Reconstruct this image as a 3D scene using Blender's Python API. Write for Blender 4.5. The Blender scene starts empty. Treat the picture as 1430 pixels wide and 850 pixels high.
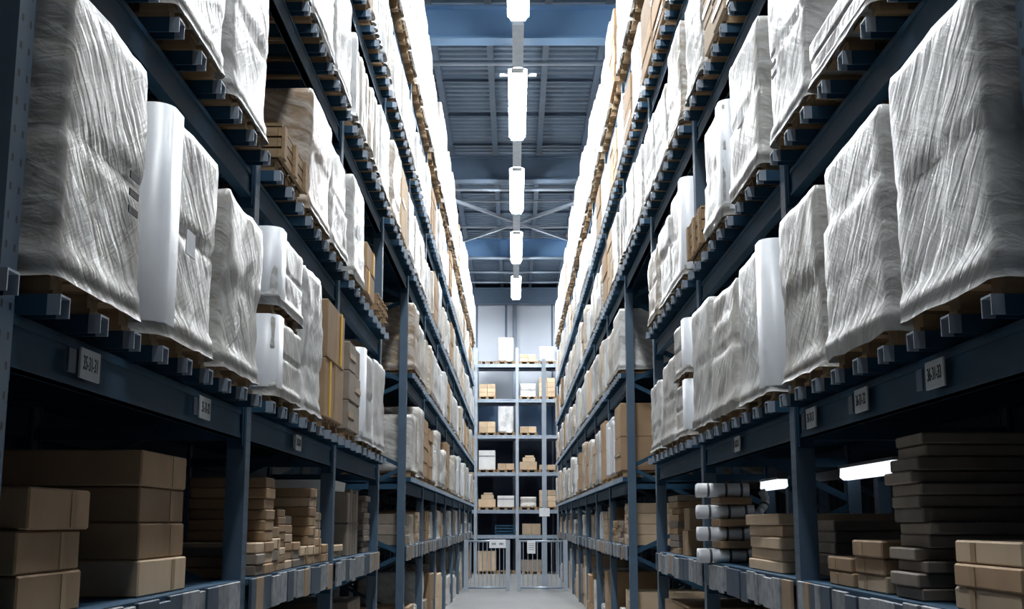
import bpy, math, random
from mathutils import Vector, noise

# ------------------------------------------------------------------ camera, world, exposure
sc = bpy.context.scene
col = sc.collection
FPX, PITCH, YAW, EYE = 1704.0, math.radians(10.15), math.radians(0.10), 1.6
cam_data = bpy.data.cameras.new('camera')
cam_data.sensor_width = 36.0
cam_data.lens = FPX / 1430.0 * 36.0
cam_data.clip_start = 0.05
camera = bpy.data.objects.new('camera', cam_data)
camera.location = (0, 0, EYE)
camera.rotation_euler = (math.pi / 2 + PITCH, 0, YAW)
col.objects.link(camera)
sc.camera = camera

world = bpy.data.worlds.new('world')
sc.world = world
world.use_nodes = True
world.node_tree.nodes['Background'].inputs[0].default_value = (0.02, 0.035, 0.07, 1)
world.node_tree.nodes['Background'].inputs[1].default_value = 0.3

sc.view_settings.view_transform = 'Standard'
sc.view_settings.look = 'None'
sc.view_settings.exposure = 0.0
sc.view_settings.gamma = 1.0
sc.view_settings.use_curve_mapping = False
sc.cycles.max_bounces = 6
sc.cycles.diffuse_bounces = 4
sc.cycles.sample_clamp_indirect = 6.0

LAMP_STRENGTH = 135.0
LAMP_COLOUR = (0.93, 0.97, 1.0)

R = random.Random(7)


def project(p):
    """pixel of a world point in the 1430 x 850 frame, with its depth"""
    x, y, z = p[0], p[1], p[2] - EYE
    x, y = x * math.cos(YAW) + y * math.sin(YAW), y * math.cos(YAW) - x * math.sin(YAW)
    zc = y * math.cos(PITCH) + z * math.sin(PITCH)
    yc = z * math.cos(PITCH) - y * math.sin(PITCH)
    if zc < 0.05:
        return None
    return 715 + FPX * x / zc, 425 - FPX * yc / zc, zc


def in_view(x0, x1, y0, y1, z0, z1, margin=50):
    pts = [project((x, y, z)) for x in (x0, x1) for y in (y0, y1) for z in (z0, z1)]
    pts = [p for p in pts if p]
    if not pts:
        return False
    return (max(p[0] for p in pts) > -margin and min(p[0] for p in pts) < 1430 + margin and
            max(p[1] for p in pts) > -margin and min(p[1] for p in pts) < 850 + margin)


# ------------------------------------------------------------------ materials
M = {}


def new_mat(name):
    m = bpy.data.materials.new(name)
    m.use_nodes = True
    nt = m.node_tree
    b = nt.nodes['Principled BSDF']
    M[name] = m
    return m, nt, b


def nd(nt, kind, **kw):
    n = nt.nodes.new(kind)
    for k, v in kw.items():
        if k in n.inputs:
            n.inputs[k].default_value = v
        else:
            setattr(n, k, v)
    return n


def coords(nt, rot=(0, 0, 0), scale=(1, 1, 1), vary=True):
    tc = nd(nt, 'ShaderNodeTexCoord')
    out = tc.outputs['Object']
    if vary:
        oi = nd(nt, 'ShaderNodeObjectInfo')
        mu = nd(nt, 'ShaderNodeMath', operation='MULTIPLY')
        mu.inputs[1].default_value = 61.0
        nt.links.new(oi.outputs['Random'], mu.inputs[0])
        ad = nd(nt, 'ShaderNodeVectorMath', operation='ADD')
        nt.links.new(out, ad.inputs[0])
        nt.links.new(mu.outputs[0], ad.inputs[1])
        out = ad.outputs[0]
    mp = nd(nt, 'ShaderNodeMapping', vector_type='TEXTURE')     # turn first, stretch along the turned axes after
    mp.inputs['Rotation'].default_value = rot
    mp.inputs['Scale'].default_value = tuple(1.0 / k for k in scale)
    nt.links.new(out, mp.inputs['Vector'])
    return mp.outputs[0]


def ramp(nt, src, stops, interp='LINEAR'):
    r = nd(nt, 'ShaderNodeValToRGB')
    r.color_ramp.interpolation = interp
    els = r.color_ramp.elements
    while len(els) < len(stops):
        els.new(0.5)
    for e, (p, c) in zip(els, stops):
        e.position = p
        e.color = (c[0], c[1], c[2], 1)
    nt.links.new(src, r.inputs[0])
    return r.outputs[0]


def mix(nt, fac, a, b, mode='MIX'):
    m = nd(nt, 'ShaderNodeMix', data_type='RGBA', blend_type=mode)
    for sock, v in ((m.inputs[0], fac), (m.inputs[6], a), (m.inputs[7], b)):
        if isinstance(v, (int, float)):
            sock.default_value = v
        elif isinstance(v, tuple):
            sock.default_value = (*v[:3], 1)
        else:
            nt.links.new(v, sock)
    return m.outputs[2]


def simple(name, c1, c2, rough=0.5, scale=4.0, stretch=(1, 1, 1), bump=0.1, metal=0.0, vary_hue=0.0):
    m, nt, b = new_mat(name)
    v = coords(nt, scale=stretch)
    n = nd(nt, 'ShaderNodeTexNoise', Scale=scale, Detail=5.0)
    nt.links.new(v, n.inputs['Vector'])
    c = ramp(nt, n.outputs['Fac'], [(0.3, c1), (0.72, c2)])
    if vary_hue:
        oi = nd(nt, 'ShaderNodeObjectInfo')
        k = ramp(nt, oi.outputs['Random'], [(0, (1 - vary_hue,) * 3), (1, (1 + vary_hue,) * 3)])
        c = mix(nt, 1.0, c, k, 'MULTIPLY')
    nt.links.new(c, b.inputs['Base Color'])
    b.inputs['Roughness'].default_value = rough
    b.inputs['Metallic'].default_value = metal
    if bump:
        bp = nd(nt, 'ShaderNodeBump', Strength=bump, Distance=0.02)
        nt.links.new(n.outputs['Fac'], bp.inputs['Height'])
        nt.links.new(bp.outputs[0], b.inputs['Normal'])
    return m


def film(name, stops, bump=0.22, rough=0.3, streak=1.0):
    """stretch film: diagonal creases, per-load tint of what is inside"""
    m, nt, b = new_mat(name)
    v1 = coords(nt, rot=(math.radians(-40), math.radians(20), 0), scale=(6, 3, 26))
    v2 = coords(nt, rot=(math.radians(28), math.radians(-12), 0), scale=(5, 2, 17))
    n1 = nd(nt, 'ShaderNodeTexNoise', Scale=1.0, Detail=5.0, Distortion=0.7)
    n2 = nd(nt, 'ShaderNodeTexNoise', Scale=1.0, Detail=4.0, Distortion=0.5)
    n3 = nd(nt, 'ShaderNodeTexNoise', Scale=3.0, Detail=3.0)
    nt.links.new(v1, n1.inputs['Vector'])
    nt.links.new(v2, n2.inputs['Vector'])
    nt.links.new(coords(nt), n3.inputs['Vector'])
    oi = nd(nt, 'ShaderNodeObjectInfo')
    tint = ramp(nt, oi.outputs['Random'], stops, 'CONSTANT')
    haze = ramp(nt, n1.outputs['Fac'], [(0.42, (0, 0, 0)), (0.66, (1, 1, 1))])
    blot = ramp(nt, n3.outputs['Fac'], [(0.36, (0.58, 0.58, 0.58)), (0.56, (1, 1, 1))])
    c = mix(nt, 1.0, tint, blot, 'MULTIPLY')
    f = nd(nt, 'ShaderNodeMath', operation='MULTIPLY')
    f.inputs[1].default_value = 0.6 * streak
    nt.links.new(haze, f.inputs[0])
    c = mix(nt, f.outputs[0], c, (0.82, 0.82, 0.81))
    nt.links.new(c, b.inputs['Base Color'])
    b.inputs['Roughness'].default_value = rough
    add = nd(nt, 'ShaderNodeMath', operation='ADD')
    nt.links.new(n1.outputs['Fac'], add.inputs[0])
    nt.links.new(n2.outputs['Fac'], add.inputs[1])
    bp = nd(nt, 'ShaderNodeBump', Strength=bump, Distance=0.03)
    nt.links.new(add.outputs[0], bp.inputs['Height'])
    nt.links.new(bp.outputs[0], b.inputs['Normal'])
    return m


film('film', [(0.0, (0.56, 0.535, 0.49)), (0.3, (0.63, 0.62, 0.595)), (0.52, (0.47, 0.45, 0.41)),
              (0.7, (0.50, 0.42, 0.32)), (0.85, (0.68, 0.675, 0.66))])
film('film_kraft', [(0.0, (0.36, 0.26, 0.17)), (0.5, (0.42, 0.31, 0.21))], bump=0.22, streak=0.8)
film('film_smooth', [(0.0, (0.60, 0.61, 0.62)), (0.35, (0.58, 0.54, 0.47)), (0.7, (0.68, 0.68, 0.68))], bump=0.12, rough=0.35, streak=0.4)
simple('foam', (0.55, 0.57, 0.61), (0.70, 0.72, 0.75), rough=0.4, scale=3, bump=0.05)
simple('kraft', (0.30, 0.19, 0.105), (0.37, 0.245, 0.14), rough=0.75, scale=5, bump=0.06, vary_hue=0.22)
simple('kraft_pale', (0.50, 0.37, 0.24), (0.58, 0.44, 0.30), rough=0.7, scale=5, bump=0.05, vary_hue=0.2)
simple('kraft_grey', (0.19, 0.155, 0.125), (0.27, 0.225, 0.18), rough=0.75, scale=6, bump=0.06, vary_hue=0.25)
simple('white_board', (0.68, 0.68, 0.67), (0.78, 0.78, 0.77), rough=0.55, scale=4, bump=0.03)
simple('wood', (0.25, 0.16, 0.085), (0.38, 0.25, 0.13), rough=0.7, scale=6, stretch=(1, 6, 6), bump=0.2, vary_hue=0.2)
simple('rack_paint', (0.010, 0.046, 0.088), (0.018, 0.062, 0.112), rough=0.6, scale=2.5, bump=0.03)
M['rack_paint'].node_tree.nodes['Principled BSDF'].inputs['Specular IOR Level'].default_value = 0.25
simple('galvanised_and_lit_tips', (0.27, 0.33, 0.41), (0.38, 0.44, 0.52), rough=0.35, scale=8, bump=0.05, metal=0.25)
simple('steel_grey', (0.30, 0.35, 0.41), (0.38, 0.43, 0.49), rough=0.4, scale=4, bump=0.03)
simple('roof_steel', (0.17, 0.245, 0.345), (0.23, 0.32, 0.43), rough=0.45, scale=1.2, bump=0.05)
simple('roof_frame', (0.085, 0.13, 0.195), (0.115, 0.17, 0.25), rough=0.5, scale=1.5, bump=0.03)
simple('girder_blue', (0.21, 0.40, 0.68), (0.24, 0.44, 0.72), rough=0.45, scale=1.5, bump=0.03)
simple('pipe_paint', (0.30, 0.36, 0.44), (0.36, 0.42, 0.50), rough=0.4, scale=3, bump=0.0)
simple('wall_cladding', (0.58, 0.63, 0.71), (0.65, 0.70, 0.77), rough=0.6, scale=0.8, bump=0.03)
simple('panel_blue', (0.16, 0.30, 0.52), (0.20, 0.35, 0.58), rough=0.5, scale=1.0, bump=0.02)
simple('wall_navy', (0.008, 0.017, 0.04), (0.013, 0.025, 0.055), rough=0.7, scale=1.0, bump=0.03)
simple('concrete', (0.23, 0.235, 0.24), (0.31, 0.31, 0.305), rough=0.32, scale=1.3, stretch=(1, 0.5, 1), bump=0.04)
simple('card_grey', (0.13, 0.15, 0.175), (0.34, 0.355, 0.37), rough=0.5, scale=16, bump=0.02, vary_hue=0.25)
simple('card_navy', (0.03, 0.055, 0.09), (0.05, 0.08, 0.12), rough=0.5, scale=9, bump=0.02)
simple('card_brown', (0.28, 0.19, 0.12), (0.34, 0.24, 0.15), rough=0.6, scale=9, bump=0.02)
simple('plate', (0.42, 0.45, 0.47), (0.5, 0.53, 0.55), rough=0.5, scale=12, bump=0.0)
simple('sign_white', (0.74, 0.76, 0.80), (0.80, 0.82, 0.85), rough=0.5, scale=4, bump=0.0)
simple('ink', (0.012, 0.014, 0.018), (0.02, 0.022, 0.026), rough=0.6, scale=9, bump=0.0)
simple('tape', (0.40, 0.28, 0.16), (0.46, 0.33, 0.20), rough=0.25, scale=9, bump=0.0)
simple('tape_yellow', (0.75, 0.42, 0.02), (0.82, 0.50, 0.04), rough=0.35, scale=9, bump=0.0)
simple('strap', (0.05, 0.05, 0.055), (0.09, 0.09, 0.09), rough=0.4, scale=9, bump=0.0)
simple('lamp_housing', (0.72, 0.73, 0.74), (0.78, 0.79, 0.8), rough=0.35, scale=4, bump=0.0)

# uprights: two rows of punched slots
m, nt, b = new_mat('upright_paint')
tc = nd(nt, 'ShaderNodeTexCoord')
sep = nd(nt, 'ShaderNodeSeparateXYZ')
nt.links.new(tc.outputs['Object'], sep.inputs[0])


def mth(op, a, bv=None):
    n = nd(nt, 'ShaderNodeMath', operation=op)
    for i, v in enumerate((a, bv)):
        if v is None:
            continue
        if isinstance(v, (int, float)):
            n.inputs[i].default_value = v
        else:
            nt.links.new(v, n.inputs[i])
    return n.outputs[0]


zz = mth('ABSOLUTE', mth('SUBTRACT', mth('FRACT', mth('MULTIPLY', sep.outputs['Z'], 1 / 0.075)), 0.5))
yy = mth('ABSOLUTE', mth('SUBTRACT', mth('ABSOLUTE', sep.outputs['Y']), 0.026))
hole = mth('MULTIPLY', mth('LESS_THAN', zz, 0.13), mth('LESS_THAN', yy, 0.007))
nz = nd(nt, 'ShaderNodeTexNoise', Scale=3.0, Detail=4.0)
nt.links.new(tc.outputs['Object'], nz.inputs['Vector'])
base = ramp(nt, nz.outputs['Fac'], [(0.3, (0.058, 0.098, 0.148)), (0.7, (0.078, 0.125, 0.182))])
nt.links.new(mix(nt, hole, base, (0.006, 0.009, 0.014)), b.inputs['Base Color'])
b.inputs['Roughness'].default_value = 0.4

# lamps
m, nt, b = new_mat('lamp_glow')
b.inputs['Base Color'].default_value = (0.9, 0.9, 0.9, 1)
b.inputs['Emission Color'].default_value = (*LAMP_COLOUR, 1)
b.inputs['Emission Strength'].default_value = LAMP_STRENGTH
m, nt, b = new_mat('batten_glow')
b.inputs['Base Color'].default_value = (0.9, 0.9, 0.9, 1)
b.inputs['Emission Color'].default_value = (0.86, 0.93, 1.0, 1)
b.inputs['Emission Strength'].default_value = 1.4


# ------------------------------------------------------------------ mesh helpers
class MB:
    def __init__(self):
        self.v, self.f = [], []

    def box(self, x0, x1, y0, y1, z0, z1):
        i = len(self.v)
        self.v += [(x0, y0, z0), (x1, y0, z0), (x1, y1, z0), (x0, y1, z0),
                   (x0, y0, z1), (x1, y0, z1), (x1, y1, z1), (x0, y1, z1)]
        self.f += [(i, i + 3, i + 2, i + 1), (i + 4, i + 5, i + 6, i + 7), (i, i + 1, i + 5, i + 4),
                   (i + 1, i + 2, i + 6, i + 5), (i + 2, i + 3, i + 7, i + 6), (i + 3, i, i + 4, i + 7)]
        return self

    def cbox(self, x0, x1, y0, y1, z0, z1, c=0.006):
        """box with chamfered edges (a carton's softened edges)"""
        X, Y, Z = (x0, x1), (y0, y1), (z0, z1)
        ids = {}
        for a in (0, 1):
            for bb in (0, 1):
                for d in (0, 1):
                    sx, sy, sz = (1, -1)[a], (1, -1)[bb], (1, -1)[d]
                    for ax in range(3):
                        ids[a, bb, d, ax] = len(self.v)
                        self.v.append((X[a] + (0 if ax == 0 else c * sx), Y[bb] + (0 if ax == 1 else c * sy),
                                       Z[d] + (0 if ax == 2 else c * sz)))

        def quad(q, flip):
            self.f.append(tuple(q[::-1] if flip else q))
        for a in (0, 1):
            quad([ids[a, 0, 0, 0], ids[a, 1, 0, 0], ids[a, 1, 1, 0], ids[a, 0, 1, 0]], a == 0)
            quad([ids[0, a, 0, 1], ids[1, a, 0, 1], ids[1, a, 1, 1], ids[0, a, 1, 1]], a == 1)
            quad([ids[0, 0, a, 2], ids[1, 0, a, 2], ids[1, 1, a, 2], ids[0, 1, a, 2]], a == 0)
        for a in (0, 1):
            for bb in (0, 1):
                e = (a + bb) % 2 == 0
                quad([ids[a, bb, 0, 0], ids[a, bb, 1, 0], ids[a, bb, 1, 1], ids[a, bb, 0, 1]], e)
                quad([ids[a, 0, bb, 0], ids[a, 1, bb, 0], ids[a, 1, bb, 2], ids[a, 0, bb, 2]], not e)
                quad([ids[0, a, bb, 1], ids[1, a, bb, 1], ids[1, a, bb, 2], ids[0, a, bb, 2]], e)
                for d in (0, 1):
                    t = [ids[a, bb, d, 0], ids[a, bb, d, 1], ids[a, bb, d, 2]]
                    quad(t, (a + bb + d) % 2 == 0)
        return self

    def bar(self, p, q, w, h):
        p, q = Vector(p), Vector(q)
        d = (q - p).normalized()
        up = Vector((0, 0, 1)) if abs(d.z) < 0.95 else Vector((0, 1, 0))
        s = d.cross(up).normalized() * (w / 2)
        u = s.cross(d).normalized() * (h / 2)
        i = len(self.v)
        for e in (p, q):
            for k in (-s - u, s - u, s + u, -s + u):
                self.v.append(tuple(e + k))
        self.f += [(i, i + 1, i + 2, i + 3), (i + 7, i + 6, i + 5, i + 4)]
        self.f += [(i + k, i + 4 + k, i + 4 + (k + 1) % 4, i + (k + 1) % 4) for k in range(4)]
        return self

    def tube(self, p, q, r, n=10, r2=None):
        p, q = Vector(p), Vector(q)
        d = (q - p).normalized()
        up = Vector((0, 0, 1)) if abs(d.z) < 0.95 else Vector((0, 1, 0))
        s = d.cross(up).normalized()
        u = s.cross(d).normalized()
        i = len(self.v)
        for e, rr in ((p, r), (q, r2 or r)):
            for k in range(n):
                a = 2 * math.pi * k / n
                self.v.append(tuple(e + s * (rr * math.cos(a)) + u * (rr * math.sin(a))))
        self.f += [(i + k, i + n + k, i + n + (k + 1) % n, i + (k + 1) % n) for k in range(n)]
        self.f += [tuple(i + k for k in range(n)), tuple(i + 2 * n - 1 - k for k in range(n))]
        return self

    def prism_y(self, prof, y0, y1):
        """closed x-z profile swept along y"""
        i, n = len(self.v), len(prof)
        self.v += [(x, y0, z) for x, z in prof] + [(x, y1, z) for x, z in prof]
        self.f += [(i + k, i + (k + 1) % n, i + n + (k + 1) % n, i + n + k) for k in range(n)]
        self.f += [tuple(i + n - 1 - k for k in range(n)), tuple(i + n + k for k in range(n))]
        return self

    def prism_x(self, prof, x0, x1):
        """closed y-z profile swept along x"""
        i, n = len(self.v), len(prof)
        self.v += [(x0, y, z) for y, z in prof] + [(x1, y, z) for y, z in prof]
        self.f += [(i + k, i + n + k, i + n + (k + 1) % n, i + (k + 1) % n) for k in range(n)]
        self.f += [tuple(i + k for k in range(n)), tuple(i + 2 * n - 1 - k for k in range(n))]
        return self

    def mesh(self, name, mat, smooth=False):
        me = bpy.data.meshes.new(name)
        me.from_pydata(self.v, [], self.f)
        me.materials.append(M[mat])
        if smooth:
            me.polygons.foreach_set('use_smooth', [True] * len(me.polygons))
        me.update()
        return me


def put(name, mesh, loc=(0, 0, 0), parent=None, rot=None, label=None, kind=None):
    """link a mesh at a world place (parents are never rotated unless rot handling is local)"""
    o = bpy.data.objects.new(name, mesh)
    col.objects.link(o)
    if parent:
        o.parent = parent
        o.location = Vector(loc) - world_loc(parent)
    else:
        o.location = loc
    if rot:
        o.rotation_euler = rot
    if label:
        o['label'] = label
    if kind:
        o['kind'] = kind
    return o


def world_loc(o):
    v = Vector(o.location)
    while o.parent:
        o = o.parent
        v += Vector(o.location)
    return v


def local(name, mesh, parent, loc=(0, 0, 0), rot=None, label=None):
    o = bpy.data.objects.new(name, mesh)
    col.objects.link(o)
    o.parent = parent
    o.location = loc
    if rot:
        o.rotation_euler = rot
    if label:
        o['label'] = label
    return o


def tag(o, label, cat, group=None):
    o['label'] = label
    o['category'] = cat
    if group:
        o['group'] = group
    return o


def struct(name, mesh, label, loc=(0, 0, 0)):
    o = put(name, mesh, loc, kind='structure')
    o['label'] = label
    return o


# ------------------------------------------------------------------ dimensions
XF = {-1: 1.27, 1: 1.33}            # aisle face of the racks left / right
DEPTH = 1.10
BAY = 2.85
Y0 = 0.15
FR = [Y0 + BAY * k for k in range(14)]     # upright frames
PASS = 4                                   # bay 4 (11.55 .. 14.40) bridges the cross passage
LV = [2.08, 3.31, 4.50, 5.70, 6.90]        # beam tops
BEAM_H = 0.14
BAR_H, PAL_H = 0.055, 0.075
SHELF = 1.34


def lv(l, bi):
    """beam top of a level; the lowest level sits a little higher before the passage"""
    return LV[l] + (0.055 if l == 0 and bi < 4 else 0.0)


ROOF = 9.95
WALLX = 4.6
YB, YF = 42.2, -6.0

# ------------------------------------------------------------------ room shell
struct('floor', MB().box(-WALLX, WALLX, YF, YB, -0.1, 0).mesh('floor', 'concrete'),
       'grey polished concrete warehouse floor along the aisle')
wb = struct('wall_back', MB().box(-WALLX, WALLX, YB, YB + 0.15, 0, ROOF + 0.1).mesh('wall_back', 'wall_navy'),
            'panelled wall closing the aisle, pale above and dark below')
PANX = [-4.55, -3.9, -2.4, -1.3, 0.02, 1.33, 2.6, 3.9, 4.55]
for i in range(8):
    xa, xb = PANX[i] + 0.03, PANX[i + 1] - 0.03
    put('cladding_panel', MB().cbox(xa, xb, YB - 0.03, YB - 0.001, 5.75, ROOF - 0.5, 0.006).mesh('cladding_panel', 'wall_cladding'), (0, 0, 0), wb, label='pale blue-grey wall panel')
    put('cladding_panel', MB().cbox(xa, xb, YB - 0.03, YB - 0.001, 4.45, 5.70, 0.006).mesh('cladding_panel', 'panel_blue'), (0, 0, 0), wb, label='blue wall panel')
seams = MB().box(-0.03, 0.03, YB - 0.02, YB, 0, ROOF - 0.5).mesh('wall_seam', 'roof_frame')
for x in (-3.9, -2.4, -1.3, 1.33, 2.6, 3.9):
    put('wall_seam', seams, (x, 0, 0), wb)
put('downpipe', MB().tube((0.02, YB - 0.14, 0), (0.02, YB - 0.14, ROOF - 0.5), 0.07, 12).mesh('downpipe', 'pipe_paint', True), (0, 0, 0), wb)
put('cable_duct', MB().box(-0.32, -0.24, YB - 0.08, YB, 7.6, ROOF - 0.5).mesh('cable_duct', 'roof_frame'), (0, 0, 0), wb)


def ribbed_wall(x, sgn):
    b = MB()
    y = YF
    prof = []
    while y < YB:
        prof += [(y, 0.0), (y + 0.14, 0.0), (y + 0.17, 0.03), (y + 0.27, 0.03)]
        y += 0.3
    vs = b.v
    n = len(prof)
    for z in (0, ROOF):
        vs += [(x - sgn * d, min(yy, YB), z) for yy, d in prof]
    b.f += [(k, k + 1, n + k + 1, n + k) for k in range(n - 1)]
    return b


struct('wall_left', ribbed_wall(-WALLX, -1).mesh('wall_left', 'wall_navy'), 'dark ribbed wall behind the left racks')
struct('wall_right', ribbed_wall(WALLX, 1).mesh('wall_right', 'wall_navy'), 'dark ribbed wall behind the right racks')
struct('wall_front', MB().box(-WALLX, WALLX, YF - 0.15, YF, 0, ROOF + 0.1).mesh('wall_front', 'wall_navy'),
       'dark wall behind the viewer')

# ribbed roof deck, ribs running across the aisle
b = MB()
prof = []
y = YF
while y < YB:
    prof += [(y, 0.0), (y + 0.10, 0.0), (y + 0.125, 0.05), (y + 0.215, 0.05)]
    y += 0.24
n = len(prof)
for x in (-WALLX, WALLX):
    b.v += [(x, min(yy, YB), ROOF + d) for yy, d in prof]
b.f += [(k, n + k, n + k + 1, k + 1) for k in range(n - 1)]
ceiling = struct('ceiling', b.mesh('ceiling', 'roof_steel'), 'blue-grey ribbed steel roof deck above the aisle')


def i_profile(w, h, t):
    a, c = w / 2, t / 2
    return [(-a, 0), (a, 0), (a, t), (c, t), (c, h - t), (a, h - t), (a, h), (-a, h), (-a, h - t), (-c, h - t), (-c, t), (-a, t)]


pur = MB().prism_y(i_profile(0.11, 0.20, 0.018), YF, YB).mesh('purlin', 'roof_frame')
for k in range(-4, 6):
    put('purlin', pur, (0.06 + 0.98 * k - 0.48, 0, ROOF - 0.205), ceiling)
joist = MB().prism_x([(p[0], p[1]) for p in i_profile(0.06, 0.06, 0.012)], -WALLX, WALLX).mesh('joist', 'roof_frame')
for k in range(-2, 21):
    if k % 4 == 1:
        continue
    put('joist', joist, (0, 16.2 + 2.0 * (k - 7), ROOF - 0.062), ceiling)
GIRDERS = [2.2, 10.2, 18.2, 26.2, 34.2, 41.6]
gird_blue = MB().prism_x(i_profile(0.30, 0.56, 0.03), -WALLX, WALLX).mesh('roof_beam', 'girder_blue')
gird_grey = MB().prism_x(i_profile(0.30, 0.56, 0.03), -WALLX, WALLX).mesh('roof_beam', 'roof_frame')
for i, gy in enumerate(GIRDERS):
    put('roof_beam', gird_grey if i in (3, 5) else gird_blue, (0, gy, 9.06), ceiling,
        label='deep grey steel roof girder' if i in (3, 5) else 'deep blue steel roof girder')
brace = [((-2.1, 27.0, 9.1), (2.3, 33.2, 9.1)), ((2.3, 27.0, 9.1), (-2.1, 33.2, 9.1)),
         ((-2.3, 19.0, 9.15), (-1.4, 25.5, 9.15)), ((2.4, 19.0, 9.15), (1.5, 25.5, 9.15))]
for p, q in brace:
    put('wind_brace', MB().bar(p, q, 0.07, 0.07).mesh('wind_brace', 'pipe_paint'), (0, 0, 0), ceiling)
for yy, zz2, r in ((26.65, 9.0, 0.035), (28.6, 9.25, 0.03), (31.2, 9.25, 0.03), (33.75, 8.98, 0.035), (36.3, 9.1, 0.035), (20.1, 9.45, 0.05), (38.4, 9.2, 0.03)):
    pp = put('sprinkler_pipe', MB().tube((-WALLX, yy, zz2), (WALLX, yy, zz2), r, 8).mesh('sprinkler_pipe', 'pipe_paint', True), (0, 0, 0), ceiling)

# ------------------------------------------------------------------ lamp row
LZ = 8.80
trunk = tag(put('lamp_trunking', MB().box(-0.05, 0.05, -4.0, 39.4, LZ + 0.055, LZ + 0.135).mesh('lamp_trunking', 'lamp_housing'), (0.06, 0, 0)),
            'long pale trunking carrying the row of ceiling lamps', 'lamp rail')
for gy in GIRDERS[:5]:
    put('hanger', MB().tube((0.06, gy, LZ + 0.13), (0.06, gy, 9.065), 0.012, 6).mesh('hanger', 'pipe_paint'), (0.06, 0, 0), trunk)
put('cross_plate', MB().box(-0.29, 0.31, 19.02, 19.10, LZ + 0.03, LZ + 0.056).mesh('cross_plate', 'lamp_housing'), (0.06, 0, 0), trunk)
for k in range(7):
    yc = 35.5 - 5.6 * k + 2.8
    put('trunk_cover', MB().box(-0.085, 0.085, 0.1, 1.75, LZ - 0.01, LZ + 0.055).mesh('trunk_cover', 'steel_grey'), (0.06, yc - 4.7, 0), trunk)
hous = MB().prism_y([(-0.16, 0.012), (-0.05, 0.055), (0.05, 0.055), (0.16, 0.012), (0.15, 0.008), (0.05, 0.045), (-0.05, 0.045), (-0.15, 0.008)], -0.87, 0.87).mesh('housing', 'lamp_housing')
glow = MB().prism_y([(-0.13, 0.0), (-0.10, -0.05), (0.10, -0.05), (0.13, 0.0), (0.09, 0.026), (-0.09, 0.026)], -0.85, 0.85).mesh('tube_diffuser', 'lamp_glow')
capm = MB().box(-0.1, 0.1, -0.012, 0.012, -0.05, 0.03).mesh('end_cap', 'lamp_housing')
ORD = ['first', 'second', 'third', 'fourth', 'fifth', 'sixth', 'seventh', 'eighth', 'ninth', 'tenth', 'eleventh', 'twelfth', 'thirteenth', 'fourteenth', 'fifteenth', 'sixteenth']
li = 0
for k in range(7):
    for h in (1, 0):
        yc = 35.5 - 5.6 * k + 0.9 + 1.8 * h
        e = bpy.data.objects.new('ceiling_lamp', None)
        col.objects.link(e)
        e.location = (0.06, yc, LZ)
        tag(e, f'long white tube lamp glowing under the roof, {ORD[li]} from the far wall', 'lamp', 'ceiling lamps above the aisle')
        local('housing', hous, e)
        local('tube_diffuser', glow, e, label='glowing white diffuser')
        for s in (-1, 1):
            local('end_cap', capm, e, (0, s * 0.86, 0))
        li += 1

for x, nm in ((-2.9, 'left'), (2.9, 'right')):     # lamps added out of sight behind the top loads to brighten the end wall
    e = bpy.data.objects.new('ceiling_lamp', None)
    col.objects.link(e)
    e.location = (x, 38.9, LZ)
    tag(e, f'added tube lamp brightening the end wall, hidden by {nm} rack', 'lamp', 'lamps added to brighten the end wall')
    local('housing', hous, e, rot=(0, 0, math.pi / 2))
    local('tube_diffuser', glow, e, rot=(0, 0, math.pi / 2), label='glowing white diffuser')
    for q in (-1, 1):
        local('end_cap', capm, e, (q * 0.86, 0, 0), rot=(0, 0, math.pi / 2))
        local('hanger', MB().tube((q * 0.5, 0, 0.05), (q * 0.5, 0, ROOF - 0.2 - LZ), 0.01, 6).mesh('hanger', 'pipe_paint'), e)

# ------------------------------------------------------------------ racks
SIDE = {-1: 'left', 1: 'right'}
BARS_EACH = 9


def post_mesh(h):
    b = MB()
    # C-shaped upright, open to the back
    b.box(-0.045, 0.045, -0.05, -0.044, 0, h).box(-0.045, 0.045, 0.044, 0.05, 0, h).box(-0.045, -0.039, -0.044, 0.044, 0, h)
    b.box(0.030, 0.036, -0.044, 0.044, 0, h)
    b.box(-0.07, 0.07, -0.07, 0.07, 0, 0.012)
    return b


POST_H = 7.55
POST = post_mesh(POST_H).mesh('post', 'upright_paint')


def zig(s, d=DEPTH):
    out = []
    z, k = 0.25, 0
    xa, xb = 0.04 * s, (d - 0.04) * s
    while z + 0.5 < POST_H - 0.1:
        p, q = (xa, 0, z), (xb, 0, z + 0.48)
        if k % 2:
            p, q = (xb, 0, z), (xa, 0, z + 0.48)
        out.append((p, q))
        z += 0.5
        k += 1
    return out


def frame(rack, s, x, y, detailed):
    if detailed:
        e = bpy.data.objects.new('upright_frame', None)
        col.objects.link(e)
        e.parent = rack
        e.location = Vector((s * x, y, 0)) - Vector(rack.location)
        local('post', POST, e, (0.045 * s, 0, 0), rot=(0, 0, 0 if s > 0 else math.pi))
        local('post', POST, e, (s * (DEPTH - 0.045), 0, 0), rot=(0, 0, math.pi if s > 0 else 0))
        for p, q in zig(s):
            local('brace', MB().bar(p, q, 0.035, 0.045).mesh('brace', 'rack_paint'), e)
        for z in (0.2, 2.02, 7.3):
            local('tie', MB().bar((0.04 * s, 0, z), ((DEPTH - 0.04) * s, 0, z), 0.045, 0.06).mesh('tie', 'rack_paint'), e)
    else:
        k = ('frame', s)
        if k not in POOL:
            b = MB()
            for px in (0.045, DEPTH - 0.045):
                b.box(s * px - 0.045, s * px + 0.045, -0.05, 0.05, 0, POST_H)
            for p, q in zig(s):
                b.bar(p, q, 0.035, 0.045)
            POOL[k] = b.mesh('upright_frame', 'upright_paint')
        put('upright_frame', POOL[k], (s * x, y, 0), rack)


POOL = {}


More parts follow.
